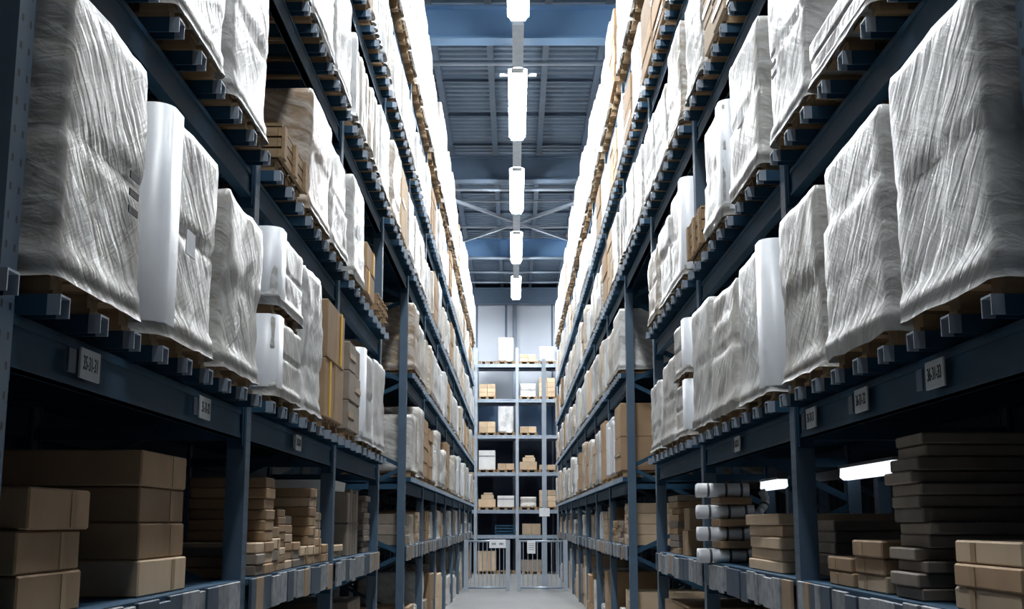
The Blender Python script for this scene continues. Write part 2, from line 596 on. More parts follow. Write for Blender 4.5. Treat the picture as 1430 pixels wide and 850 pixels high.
def beam_mesh(s):
    b = MB()
    L = BAY - 0.10
    b.box(-0.02, 0.02, -L / 2, L / 2, -BEAM_H, 0)
    b.box(-0.026, 0.026, -L / 2, L / 2, -0.03, -0.012)
    b.box(-0.026, 0.026, -L / 2, L / 2, -BEAM_H, -BEAM_H + 0.02)
    for e in (-1, 1):
        y0, y1 = sorted((e * L / 2, e * (L / 2 - 0.012)))
        b.box(-0.04, 0.04, y0, y1, -BEAM_H - 0.05, 0.03)
        y0, y1 = sorted((e * L / 2, e * (L / 2 - 0.03)))
        b.box(-0.034, -0.028, y0, y1, -BEAM_H - 0.04, 0.02)
    return b


BEAM = beam_mesh(1).mesh('beam', 'rack_paint')


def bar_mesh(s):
    """inverted U channel lying across the beams, dark but for an aisle tip coloured pale as if catching light"""
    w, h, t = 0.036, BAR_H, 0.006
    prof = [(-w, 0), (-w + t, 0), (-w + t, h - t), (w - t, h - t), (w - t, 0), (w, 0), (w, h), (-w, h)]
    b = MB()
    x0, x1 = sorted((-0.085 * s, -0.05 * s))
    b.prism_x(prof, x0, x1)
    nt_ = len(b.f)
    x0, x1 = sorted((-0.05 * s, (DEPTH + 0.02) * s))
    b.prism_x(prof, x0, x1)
    me = b.mesh('support_bar', 'galvanised_and_lit_tips')
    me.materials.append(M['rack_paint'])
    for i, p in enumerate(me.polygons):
        p.material_index = 0 if i < nt_ else 1  # paler tip colour stands in for light falling on the protruding end
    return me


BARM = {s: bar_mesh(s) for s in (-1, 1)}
racks = {}
for s in (-1, 1):
    rk = bpy.data.objects.new('storage_rack', None)
    col.objects.link(rk)
    rk.location = (s * XF[s], Y0, 0)
    tag(rk, f'tall dark blue pallet rack along the {SIDE[s]} of the aisle', 'rack')
    racks[s] = rk
    for y in FR:
        frame(rk, s, XF[s], y, y < 16)
    bars = []
    for bi in range(13):
        yc = (FR[bi] + FR[bi + 1]) / 2
        for li_ in range(5):
            z = lv(li_, bi)
            if bi == PASS and li_ < 2:
                continue
            if not in_view(s * XF[s], s * (XF[s] + 1), FR[bi], FR[bi + 1], z - 0.2, z + 0.1, 120):
                continue
            for dx, fl in ((0.045, 0), (DEPTH - 0.045, 1)):
                put('beam', BEAM, (s * (XF[s] + dx), yc, z), rk, rot=(0, 0, math.pi if (s < 0) != bool(fl) else 0))
            for k in range(BARS_EACH if li_ < 4 else 0):
                yb = FR[bi] + 0.17 + (BAY - 0.34) * k / (BARS_EACH - 1)
                bars.append((yb, z))
        if bi != PASS:
            for dx in (0.045, DEPTH - 0.045):
                put('beam', BEAM, (s * (XF[s] + dx), yc, SHELF - 0.03), rk)
            x0, x1 = sorted((s * 0.0, s * (DEPTH - 0.02)))
            k = ('shelf', s)
            if k not in POOL:
                POOL[k] = MB().box(x0, x1, -BAY / 2 + 0.06, BAY / 2 - 0.06, -0.03, 0).mesh('shelf_board', 'rack_paint')
            put('shelf_board', POOL[k], (s * XF[s], yc, SHELF), rk)
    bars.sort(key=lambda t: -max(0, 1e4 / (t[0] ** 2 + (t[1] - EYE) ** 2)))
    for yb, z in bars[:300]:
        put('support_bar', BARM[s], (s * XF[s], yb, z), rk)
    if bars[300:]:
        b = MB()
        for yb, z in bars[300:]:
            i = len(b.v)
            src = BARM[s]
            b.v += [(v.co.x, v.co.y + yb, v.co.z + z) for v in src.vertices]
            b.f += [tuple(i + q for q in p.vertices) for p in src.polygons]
        me = b.mesh('far_bars', 'galvanised_and_lit_tips')
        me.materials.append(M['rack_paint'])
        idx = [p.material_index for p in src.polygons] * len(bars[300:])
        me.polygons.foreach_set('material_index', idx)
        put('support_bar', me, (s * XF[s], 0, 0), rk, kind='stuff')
    # price cards along the edge of the open shelf
    for bi in range(0, 13):
        if bi == PASS:
            continue
        y = FR[bi] + 0.08
        while y < FR[bi + 1] - 0.2:
            w = R.uniform(0.09, 0.26)
            w = min(w, FR[bi + 1] - 0.07 - y)
            h = R.choice([0.165, 0.155, 0.16])
            near = FR[bi] < 17
            r = R.random()
            mat = 'card_grey' if r < 0.62 else ('card_navy' if r < 0.9 else 'card_brown')
            if near or True:
                t = 0.012 + 0.012 * R.random()
                key = ('card', mat, round(w, 2), h)
                if key not in POOL:
                    ww = round(w, 2) - 0.006
                    POOL[key] = MB().cbox(-0.008, 0.008, -ww / 2, ww / 2, -h, -0.001, 0.003).mesh('price_card', mat)
                put('price_card', POOL[key], (s * (XF[s] - t), y + w / 2, SHELF - R.choice([0, 0, 0.008, 0.015])), rk)
            y += w

# back rows, standing behind the two racks
backs = {}
for s in (-1, 1):
    bx = XF[s] + DEPTH + 0.12
    rk = bpy.data.objects.new('storage_rack', None)
    col.objects.link(rk)
    rk.location = (s * bx, Y0, 0)
    tag(rk, f'second dark rack row standing back to back behind the {SIDE[s]} rack', 'rack')
    backs[s] = (rk, bx)
    for y in FR:
        frame(rk, s, bx, y, False)
    for bi in range(13):
        yc = (FR[bi] + FR[bi + 1]) / 2
        for li_, z in enumerate(LV):
            if bi == PASS and li_ < 2:
                continue
            if not in_view(s * bx, s * (bx + 1), FR[bi], FR[bi + 1], z - 0.2, z + 0.1, 60):
                continue
            for dx in (0.045, DEPTH - 0.045):
                put('beam', BEAM, (s * (bx + dx), yc, z), rk)

# location plates on the lowest beams
plate_m = MB().cbox(-0.004, 0.004, -0.085, 0.085, -0.045, 0.045, 0.002).mesh('location_plate', 'plate')
tab_m = MB().cbox(-0.003, 0.003, -0.03, 0.03, -0.035, 0.035, 0.002).mesh('barcode_tab', 'card_navy')


def text_mesh(body, size):
    cu = bpy.data.curves.new('lettering', 'FONT')
    cu.body = body
    cu.size = size
    cu.align_x = 'CENTER'
    cu.align_y = 'CENTER'
    cu.extrude = 0.0006
    cu.space_character = 0.95
    tmp = bpy.data.objects.new('lettering_source', cu)
    me = bpy.data.meshes.new_from_object(tmp)
    bpy.data.objects.remove(tmp)
    bpy.data.curves.remove(cu)
    me.materials.clear()
    me.materials.append(M['ink'])
    return me


for s, y, body in ((-1, 3.62, '35-31-31'), (-1, 7.2, '35-32-31'), (1, 3.83, '36-31-33'), (1, 4.66, '36-31-32'), (1, 5.46, '36-31-31'), (1, 7.3, '36-32-31'), (-1, 5.0, '35-31-32')):
    x = s * (XF[s] + 0.045 - 0.034 - 0.012)
    e = put('location_plate', plate_m, (x, y, lv(0, 0) - 0.072), racks[s], label='grey location plate with black digits')
    rot = (math.pi / 2, 0, math.pi / 2) if s < 0 else (math.pi / 2, 0, -math.pi / 2)
    t = local('lettering', text_mesh(body, 0.048), e, (-s * 0.0046, 0, 0), rot=rot)
    t.scale = (0.8, 1.25, 1)
    put('barcode_tab', tab_m, (x, y + s * 0.15, lv(0, 0) - 0.075), racks[s])


# ------------------------------------------------------------------ goods: builders
def pallet_bits(w, d, H=PAL_H):
    """boards and blocks of a four-way pallet, w along y, d along x, as (name, box) pairs"""
    out = []
    for k in range(5):
        y = -w / 2 + 0.05 + (w - 0.10) * k / 4
        out.append(('deck_board', (-d / 2, d / 2, y - 0.05, y + 0.05, H - 0.018, H)))
    for xx in (-d / 2 + 0.06, 0, d / 2 - 0.06):
        for yy in (-w / 2 + 0.05, 0, w / 2 - 0.05):
            out.append(('block', (xx - 0.05, xx + 0.05, yy - 0.045, yy + 0.045, 0.016, H - 0.018)))
    for yy in (-w / 2 + 0.05, 0, w / 2 - 0.05):
        out.append(('skid', (-d / 2, d / 2, yy - 0.045, yy + 0.045, 0, 0.016)))
    return out


def pallet(x, y, z, w, d, label, group, detailed=False, H=PAL_H):
    w = round(w, 2)
    if detailed:
        e = bpy.data.objects.new('wooden_pallet', None)
        col.objects.link(e)
        e.location = (x, y, z)
        for nm, bx in pallet_bits(w, d, H):
            cx, cy = (bx[0] + bx[1]) / 2, (bx[2] + bx[3]) / 2
            key = (nm, round(bx[1] - bx[0], 3), round(bx[3] - bx[2], 3))
            if key not in POOL:
                hx, hy = (bx[1] - bx[0]) / 2, (bx[3] - bx[2]) / 2
                POOL[key] = MB().box(-hx, hx, -hy, hy, bx[4], bx[5]).mesh(nm, 'wood')
            local(nm, POOL[key], e, (cx, cy, 0))
    else:
        key = ('pallet', w, d, H)
        if key not in POOL:
            b = MB()
            for nm, bx in pallet_bits(w, d, H):
                b.box(*bx)
            POOL[key] = b.mesh('wooden_pallet', 'wood')
        e = put('wooden_pallet', POOL[key], (x, y, z))
    return tag(e, label, 'pallet', group)


def wrapped_mesh(w, d, h, seed, r=0.03, rough=1.0, tiers=None, mat='film', fine=True, skirt=True):
    """a pallet load under stretch film: rounded block, cartons pressing through, film gathered at the foot"""
    rn = random.Random(seed)
    tiers = tiers or rn.choice([2, 3, 3, 4])
    nf = 9 if fine else 5
    per = []
    cs = 3 if fine else 2
    hx, hy = d / 2, w / 2
    corners = [(hx - r, -hy + r, -90), (hx - r, hy - r, 0), (-hx + r, hy - r, 90), (-hx + r, -hy + r, 180)]
    for ci, (cx, cy, a0) in enumerate(corners):
        arc = []
        for k in range(cs + 1):
            a = math.radians(a0 + 90.0 * k / cs)
            arc.append((cx + r * math.cos(a), cy + r * math.sin(a), math.cos(a), math.sin(a)))
        per += arc
        nx = corners[(ci + 1) % 4]
        a = math.radians(a0 + 90)
        for k in range(1, nf):
            t = k / nf
            px = (cx + r * math.cos(a)) * (1 - t) + (nx[0] + r * math.cos(a)) * t
            py = (cy + r * math.sin(a)) * (1 - t) + (nx[1] + r * math.sin(a)) * t
            per.append((px, py, math.cos(a), math.sin(a)))
    rows = 22 if fine else 11
    off = [(rn.uniform(-0.012, 0.012), rn.uniform(-0.012, 0.012), rn.uniform(-0.012, 0.004)) for _ in range(tiers + 1)]
    b = MB()
    n = len(per)
    so = Vector((seed * 1.37 % 50, seed * 2.11 % 50, seed * 0.77 % 50))
    zs = [h * j / rows for j in range(rows + 1)] + [h + 0.004]
    for j, z in enumerate(zs):
        fz = min(z / h, 1)
        ti = min(int(fz * tiers), tiers - 1)
        frac = fz * tiers - ti
        groove = math.exp(-((min(frac, 1 - frac)) / 0.045) ** 2) if 0.5 / tiers < fz < 1 - 0.5 / tiers else 0
        top = 0.0
        if j == rows:
            top = 0.006
        if j == rows + 1:
            top = 0.022
        for px, py, nx, ny in per:
            p = Vector((px, py, z))
            dd = 0.007 * rough * noise.noise(p * 4 + so) + 0.006 * rough * noise.noise(p * 11 + so)
            dd += -0.009 * groove + off[ti][2] - 0.004
            if fz < 0.06:
                dd += 0.012
            dd -= top
            zo = 0.012 * rough * noise.noise(Vector((px * 3, py * 3, 0)) + so) if j >= rows else 0
            b.v.append((px + nx * dd + off[ti][0] * 0.5, py + ny * dd + off[ti][1] * 0.5, z + zo))
    sk = len(b.v)              # film gathered over the edge of the pallet
    for px, py, nx, ny in per:
        wob = 0.012 * noise.noise(Vector((px * 9, py * 9, 3)) + so)
        b.v.append((px + nx * 0.008, py + ny * 0.008, (-0.036 + wob) if skirt else -0.0005))
    b.f += [(sk + k, sk + (k + 1) % n, (k + 1) % n, k) for k in range(n)]
    for j in range(len(zs) - 1):
        for k in range(n):
            a, c = j * n + k, j * n + (k + 1) % n
            b.f.append((a, c, c + n, a + n))
    top0 = (len(zs) - 1) * n
    b.v.append((0, 0, h - 0.012))
    b.f += [(top0 + k, top0 + (k + 1) % n, len(b.v) - 1) for k in range(n)]
    b.f.append(tuple(n - 1 - k for k in range(n)))
    return b.mesh('wrapped_load', mat, True)


FARPOOL = [wrapped_mesh(0.8, 0.95, 0.75, 300 + i, r=0.04, rough=1.3, mat='film' if i % 4 else 'film_smooth', fine=False) for i in range(9)]
FARFLAT = [wrapped_mesh(0.8, 0.95, 0.75, 350 + i, r=0.04, rough=1.3, mat='film' if i % 4 else 'film_smooth', fine=False, skirt=False) for i in range(6)]
FARTALL = [wrapped_mesh(0.8, 0.95, 1.3, 400 + i, r=0.04, rough=1.3, tiers=R.choice([2, 3, 4]), mat='film' if i % 3 else 'film_smooth', fine=False) for i in range(6)]
LEVELNAME = ['lowest', 'second', 'third', 'fourth', 'top']


def bay_name(bi):
    if bi == PASS:
        return 'bay above passage'
    if bi < PASS:
        return f'{ORD[PASS - 1 - bi]} bay before passage'
    return f'{ORD[bi - PASS - 1]} bay past passage'


SLOT = {2: ['near', 'far'], 3: ['near', 'middle', 'far'], 4: ['nearest', 'second', 'third', 'farthest']}


def where(s, level, bi, slot, row='rack'):
    return f'{SIDE[s]} {row} {level} level, {slot} slot, {bay_name(bi)}'


def sticker(parent, s, d, y, z, w=0.12, h=0.09, mat='sign_white'):
    """paper label on the aisle face of a load"""
    k = ('sticker', w, h, mat)
    if k not in POOL:
        POOL[k] = MB().box(-0.0015, 0.0015, -w / 2, w / 2, -h / 2, h / 2).mesh('paper_label', mat)
    return local('paper_label', POOL[k], parent, (-s * (d / 2 + 0.004), y, z))


def wrapped(s, x, y, z, w, d, h, label, group, near, seed, r=0.03, rough=1.0, tiers=None, mat='film', extras=(), skirt=True):
    if near:
        o = put('wrapped_load', wrapped_mesh(w, d, h, seed, r, rough, tiers, mat, True), (x, y, z))
        for ex in extras:
            if ex == 'foam':     # smooth foam sheet round the near corner
                ys = -w / 2
                b = MB()
                pts = []
                for k in range(7):
                    a = math.radians(90 * k / 6)
                    pts.append((d / 2 + 0.012 - 0.075 + 0.075 * math.sin(a), ys - 0.012 + 0.075 - 0.075 * math.cos(a)))
                poly = [(-d / 2, ys - 0.012)] + pts + [(d / 2 + 0.012, ys + 0.16)]
                inner = [(px - 0.012 if k > 3 else px, py + (0.012 if k <= 4 else 0)) for k, (px, py) in enumerate(poly)]
                n = len(poly)
                for zz_ in (0.0, h + 0.004):
                    b.v += [(-s * px, py, zz_) for px, py in poly]
                    b.v += [(-s * px, py, zz_) for px, py in inner]
                for k in range(n - 1):
                    b.f += [(k, k + 1, 2 * n + k + 1, 2 * n + k), (n + k + 1, n + k, 3 * n + k, 3 * n + k + 1),
                            (2 * n + k, 2 * n + k + 1, 3 * n + k + 1, 3 * n + k)]
                local('foam_sheet', b.mesh('foam_sheet', 'foam', True), o, label='smooth white foam sheet round the corner')
            elif ex == 'label':
                sticker(o, s, d, R.uniform(-0.1, 0.15), h * R.uniform(0.4, 0.6))
            elif ex == 'marks':
                for k in range(3):
                    sticker(o, s, d, w * 0.28, h * 0.5 - 0.055 * k, 0.09, 0.022, 'ink')
            elif ex == 'band':
                for f in (0.36, 0.98):
                    b = MB()
                    t, g = 0.012, 0.022
                    X, Y = d / 2 + g, w / 2 + g
                    zb = h * f - 0.03
                    b.box(-X, X, -Y, -Y + t, zb, zb + t).box(-X, X, Y - t, Y, zb, zb + t)
                    b.box(-X, -X + t, -Y, Y, zb, zb + t).box(X - t, X, -Y, Y, zb, zb + t)
                    local('strap', b.mesh('strap', 'strap'), o)
    else:
        tall = h > 1.02
        pool = (FARTALL if tall else FARPOOL) if skirt else FARFLAT
        o = put('wrapped_load', pool[seed % len(pool)], (x, y, z))
        o.scale = (d / 0.95, w / 0.8, h / (1.3 if tall and skirt else 0.75))
    return tag(o, label, 'wrapped load', group)


def carton_mesh(w, d, h, mat):
    key = ('carton', round(w, 3), round(d, 3), round(h, 3), mat)
    if key not in POOL:
        POOL[key] = MB().cbox(-d / 2, d / 2, -w / 2, w / 2, 0, h, min(0.006, h * 0.12)).mesh('carton', mat)
    return POOL[key]


def carton_block(s, x, y, z, w, d, h, label, group, near, mat='kraft', ny=2, nz=3, yellow=False):
    """cartons strapped together on a pallet: separate parts, straps round them"""
    if near:
        o = bpy.data.objects.new('carton_block', None)
        col.objects.link(o)
        o.location = (x, y, z)
        ch = h / nz
        for k in range(nz):
            for j in range(ny):
                cw = w / ny - 0.006
                cy = -w / 2 + w / ny * (j + 0.5)
                c = local('carton', carton_mesh(cw, d - 0.012 * R.random(), ch - 0.003, mat), o, (R.uniform(-0.006, 0.006), cy, k * ch))
                if (k + j) % 2 == 0:
                    key = ('tape', round(cw, 2), yellow)
                    if key not in POOL:
                        POOL[key] = MB().box(-0.002, 0.002, -cw / 2, cw / 2, -0.018, 0.018).mesh('tape_strip', 'tape_yellow' if yellow else 'tape')
                    if yellow:
                        kk = ('vt', round(ch, 2))
                        if kk not in POOL:
                            POOL[kk] = MB().box(-0.003, 0.003, -0.03, 0.03, 0.01, ch - 0.01).mesh('tape_strip', 'tape_yellow')
                        local('tape_strip', POOL[kk], c, (-s * (d / 2 + 0.001), 0, 0), label='yellow tape')
                    else:
                        local('tape_strip', POOL[key], c, (-s * (d / 2 + 0.001), 0, ch * 0.5))
    else:
        key = ('cblock', round(w, 1), round(h, 1), mat, ny, nz)
        if key not in POOL:
            b = MB()
            for k in range(nz):
                for j in range(ny):
                    ch, cw = h / nz, w / ny
                    b.cbox(-d / 2 + R.uniform(0, 0.02), d / 2 - R.uniform(0, 0.02), -w / 2 + cw * j + 0.004, -w / 2 + cw * (j + 1) - 0.004, k * ch, (k + 1) * ch - 0.004, 0.006)
            POOL[key] = b.mesh('carton_block', mat)
        o = put('carton_block', POOL[key], (x, y, z))
    return tag(o, label, 'carton stack', group)


def panel_bundle(s, x, y, z, w, d, h, label, group, near, n=4):
    """upright wrapped panels or rolls standing side by side, strapped as one bundle"""
    if near:
        o = bpy.data.objects.new('panel_bundle', None)
        col.objects.link(o)
        o.location = (x, y, z)
    else:
        o = put('panel_bundle', bundle_mesh(n, seed=R.randrange(5)), (x, y, z))
        o.scale = (d / 0.95, w / 0.8, h / 0.75)
        return tag(o, label, 'panel bundle', group)
    yy = -w / 2
    for k in range(n):
        pw = w / n
        hh = h * R.uniform(0.86, 1.0)
        local('upright_panel', wrapped_mesh(pw - 0.012, d, hh, R.randrange(999), r=min(0.04, pw * 0.3), rough=0.6, tiers=2, mat=R.choice(['film', 'film_smooth', 'film_smooth']), fine=False, skirt=False), o, (0, yy + pw / 2, 0))
        yy += pw
    return tag(o, label, 'panel bundle', group)


def bundle_mesh(n, seed):
    key = ('bundle', n, seed)
    if key not in POOL:
        rn = random.Random(seed)
        b = MB()
        w = 0.8 / n
        for k in range(n):
            hh = 0.75 * rn.uniform(0.82, 1.0)
            y = -0.4 + w * k
            dx = rn.uniform(0, 0.05)
            b.cbox(-0.475 + dx, 0.475 - dx, y + 0.008, y + w - 0.008, 0, hh, 0.025)
        POOL[key] = b.mesh('panel_bundle', R.choice(['film_smooth', 'film_smooth', 'foam']))
    return POOL[key]


def crate(x, y, z, w, d, h, label, group=None, nb=3):
    o = bpy.data.objects.new('wooden_crate', None)
    col.objects.link(o)
    o.location = (x, y, z)
    bh = h / nb
    for k in range(nb):
        for sx in (-1, 1):
            local('side_board', POOL.setdefault(('cs', w, bh), MB().box(-0.009, 0.009, -w / 2, w / 2, 0.004, bh - 0.008).mesh('side_board', 'wood')), o, (sx * (d / 2 - 0.009), 0, k * bh))
        for sy in (-1, 1):
            local('end_board', POOL.setdefault(('ce', d, bh), MB().box(-d / 2 + 0.02, d / 2 - 0.02, -0.009, 0.009, 0.004, bh - 0.008).mesh('end_board', 'wood')), o, (0, sy * (w / 2 - 0.009), k * bh))
    for sx in (-1, 1):
        for sy in (-1, 0, 1):
            local('batten', POOL.setdefault(('cb', h), MB().box(-0.008, 0.008, -0.035, 0.035, 0, h).mesh('batten', 'wood')), o, (sx * (d / 2 + 0.009), sy * (w / 2 - 0.04), 0))
    local('lid', MB().box(-d / 2, d / 2, -w / 2, w / 2, h, h + 0.015).mesh('lid', 'wood'), o)
    return tag(o, label, 'crate', group)


COUNT = {}


def slot_goods(s, li_, bi, slot, y, w, kind, h, d=0.95, **kw):
    """pallet plus its load on a rack level"""
    front = XF[s] - 0.075
    x = s * (front + d / 2)
    H = 0.13 if li_ == 4 else PAL_H
    z = lv(li_, bi) + (BAR_H if li_ < 4 else 0) + 0.0015
    if not in_view(x - d / 2, x + d / 2, y - w / 2, y + w / 2, z, z + h + PAL_H):
        return
    near = y < 15.3
    wh = where(s, LEVELNAME[li_], bi, slot)
    pallet(x, y, z, w - 0.05, d - 0.05, f'wooden pallet, {wh}', 'pallets in the racks', detailed=y < 7.6, H=H)
    if kind == 'none':
        return
    z += H + 0.001
    seed = R.randrange(10 ** 6)
    COUNT[kind] = COUNT.get(kind, 0) + 1
    if kind == 'wrap':
        look = kw.pop('look', None) or ('tall film-wrapped load' if h > 1.0 else 'film-wrapped load')
        wrapped(s, x, y, z, w, d, h, f'{look}, {wh}', 'film-wrapped pallet loads', near, seed, **kw)
    elif kind == 'carton':
        carton_block(s, x, y, z, w, d, h, f'{kw.pop("look", "brown carton stack")}, {wh}', 'brown carton stacks on pallets', near, **kw)
    elif kind == 'panel':
        panel_bundle(s, x, y, z, w, d, h, f'upright white panel bundle, {wh}', 'upright panel bundles', near, n=kw.get('n', R.choice([4, 5, 6])))
    elif kind == 'crate':
        crate(x, y, z, w, d, h, f'low wooden crate, {wh}', 'wooden crates in the racks')
    elif kind == 'pallets':
        for k in range(kw.get('n', 2)):
            pallet(x, y, z + k * (PAL_H + 0.001), w, d, f'bare stacked pallet {["lower", "upper", "topmost"][k]}, {wh}', 'empty stacked pallets')
    elif kind == 'tier':        # two wrapped blocks with a pallet between them
        hh = (h - PAL_H) / 2
        wrapped(s, x, y, z, w, d, hh, f'lower half of two-tier wrapped load, {wh}', 'two-tier wrapped loads', near, seed, tiers=2, mat='film', **kw)
        pallet(x, y, z + hh + 0.012, w - 0.05, d - 0.05, f'pallet between two wrapped tiers, {wh}', 'pallets between tiers', detailed=y < 7.6)
        wrapped(s, x, y, z + hh + 0.013 + PAL_H, w, d, hh, f'upper half of two-tier wrapped load, {wh}', 'two-tier wrapped loads', near, seed + 3, tiers=2, mat='film', **kw)


# ------------------------------------------------------------------ goods: near bays by hand   (y centre, width, kind, height, extras)
HAND = {
    (-1, 0): {0: [(1.35, 0.8, 'wrap', 0.8, {}), (2.3, 0.8, 'wrap', 0.8, {})],
              1: [(3.50, 0.72, 'wrap', 0.80, dict(tiers=2, extras=('marks',), look='two-layer film-wrapped load with black marks')),
                  (4.43, 0.80, 'wrap', 0.76, dict(r=0.06, tiers=2, extras=('foam', 'label'), look='film-wrapped load with smooth white corner')),
                  (5.32, 0.72, 'wrap', 0.71, dict(rough=1.8, look='heavily creased film-wrapped load'))],
              2: [(6.42, 0.78, 'tier', 0.80, dict(extras=('foam',))),
                  (7.26, 0.68, 'wrap', 0.80, dict(rough=2.2, r=0.04, look='lumpy film-wrapped load')),
                  (8.12, 0.78, 'carton', 0.76, dict(ny=2, nz=2, yellow=True, look='yellow-taped brown carton stack'))],
              3: [(9.12, 0.66, 'carton', 0.64, dict(mat='kraft_grey', ny=2, nz=3, look='dull brown carton stack')),
                  (9.95, 0.78, 'wrap', 0.70, dict(extras=('foam',), mat='film_smooth', look='smooth white wrapped load')),
                  (10.9, 0.86, 'wrap', 0.74, dict(rough=1.6))]},
    (-1, 1): {1: [(3.5, 0.8, 'wrap', 0.8, {}), (4.42, 0.75, 'wrap', 0.8, {}), (5.34, 0.76, 'wrap', 0.78, dict(tiers=2, r=0.05, look='bright film-wrapped load'))],
              2: [(6.38, 0.72, 'crate', 0.17, {}),
                  (7.30, 0.80, 'wrap', 0.70, dict(look='brown carton under creased film', tiers=2, mat='film_kraft')),
                  (8.16, 0.74, 'wrap', 0.66, dict(rough=1.5, look='low film-wrapped load'))],
              3: [(9.15, 0.72, 'wrap', 0.72, dict(extras=('label',))), (10.0, 0.6, 'carton', 0.42, dict(ny=2, nz=2, yellow=True, look='small yellow-taped carton stack')),
                  (10.95, 0.82, 'pallets', 0.3, dict(n=2))],
              5: [(14.95, 0.84, 'wrap', 0.78, dict(mat='film_kraft', look='big brown film-wrapped carton', tiers=2)), (15.84, 0.8, 'wrap', 0.66, {}), (16.72, 0.8, 'panel', 0.7, {})]},
    (-1, 2): {4: [(12.1, 0.8, 'wrap', 0.74, {}), (13.0, 0.8, 'carton', 0.72, dict(mat='kraft_pale', ny=2, nz=1, look='tall pale brown carton pair')), (13.9, 0.8, 'wrap', 0.7, {})]},
    (1, 0): {0: [(1.35, 0.8, 'wrap', 0.8, {}), (2.3, 0.8, 'wrap', 0.8, {})],
             1: [(3.52, 0.8, 'wrap', 0.8, {}), (4.44, 0.8, 'wrap', 0.76, {}), (5.32, 0.74, 'wrap', 0.74, {})],
             2: [(6.40, 0.82, 'wrap', 0.74, dict(extras=('foam',), look='creased load with smooth white corner')),
                 (7.28, 0.84, 'wrap', 0.72, dict(rough=1.8, look='lumpy film-wrapped load')),
                 (8.18, 0.78, 'wrap', 0.78, dict(tiers=2, look='two-layer film-wrapped load'))],
             3: [(9.18, 0.72, 'tier', 0.80, dict(extras=('foam',))),
                 (10.0, 0.76, 'wrap', 0.64, dict(rough=1.4, look='lower film-wrapped load')),
                 (10.9, 0.78, 'wrap', 0.56, dict(rough=2.0, look='low crumpled wrapped load'))],
             5: [(14.95, 0.84, 'carton', 0.80, dict(ny=1, nz=2, look='two big brown cartons')), (15.84, 0.8, 'panel', 0.74, dict(n=4)), (16.72, 0.8, 'panel', 0.8, dict(n=5))]},
    (1, 1): {1: [(3.52, 0.8, 'wrap', 0.5, {}), (4.5, 0.95, 'wrap', 0.17, dict(tiers=2, look='low wrapped stack of long boards')),
                 (5.38, 0.74, 'wrap', 0.78, dict(tiers=2, extras=('marks',), look='tall creased wrapped load with marks'))],
             2: [(6.42, 0.84, 'wrap', 0.77, dict(tiers=2, extras=('label',), look='big creased wrapped load')),
                 (7.42, 0.72, 'wrap', 0.68, dict(tiers=2, extras=('foam',), look='narrow load with smooth corner')),
                 (8.25, 0.62, 'crate', 0.24, {})],
             3: [(9.19, 0.78, 'wrap', 0.70, dict(tiers=2, extras=('foam',), look='wrapped load with smooth corner')),
                 (10.0, 0.76, 'wrap', 0.62, {}), (10.92, 0.78, 'wrap', 0.58, dict(rough=1.8, look='crumpled wrapped load'))]},
}
for (s, l), bays in HAND.items():
    for bi, items in bays.items():
        for k, (y, w, kind, h, kw) in enumerate(items):
            slot_goods(s, l, bi, SLOT[len(items)][k], y, w, kind, h, **kw)

# the far, repeating slots
for s in (-1, 1):
    for bi in range(13):
        for l in range(5):
            if (s, l) in HAND and bi in HAND[(s, l)]:
                continue
            if bi == PASS and l < 2:
                continue
            for k in range(3):
                y = FR[bi] + 0.08 + (BAY - 0.16) * (k + 0.5) / 3
                w = R.uniform(0.76, 0.85)
                r = R.random()
                if l == 4:
                    kind, h = ('wrap', R.uniform(0.95, 1.5)) if r < 0.93 else ('carton', R.uniform(0.7, 1.1))
                    if bi >= 11 and h > 1.2:
                        h = 1.2
                elif l == 0 and bi > PASS:
                    kind = 'wrap' if r < 0.45 else ('panel' if r < 0.82 else 'carton')
                    h = R.uniform(0.55, 0.84)
                    if bi == 5:
                        h = R.uniform(0.7, 0.84)
                else:
                    kind = 'wrap' if r < 0.62 else ('carton' if r < 0.82 else 'panel')
                    h = R.uniform(0.58, 0.78)
                kw = {}
                if kind == 'carton':
                    kw = dict(mat=R.choice(['kraft', 'kraft', 'kraft_pale']), ny=R.choice([1, 2]), nz=R.choice([2, 3, 4]))
                slot_goods(s, l, bi, SLOT[3][k], y, w, kind, h, d=R.choice([0.92, 0.95, 0.98]), **kw)

# loads standing in the back rows, glimpsed through gaps
for s in (-1, 1):
    rk, bx = backs[s]
    for bi in range(1, 9):
        for l in range(5):
            if (bi == PASS and l < 2) or R.random() < 0.55:
                continue
            k = R.randrange(3)
            y = FR[bi] + 0.08 + (BAY - 0.16) * (k + 0.5) / 3
            h = R.uniform(0.5, 0.8)
            x = s * (bx + DEPTH / 2)
            if not in_view(x - 0.5, x + 0.5, y - 0.4, y + 0.4, LV[l], LV[l] + h, 0):
                continue
            wrapped(s, x, y, LV[l] + 0.001, 0.8, 1.05, h, f'dim wrapped load in {SIDE[s]} back row, {LEVELNAME[l]} level, {SLOT[3][k]} slot, {bay_name(bi)}', 'loads in the back rows', False, R.randrange(999), skirt=False)

# ------------------------------------------------------------------ open shelf and floor goods
ZS = SHELF + 0.001


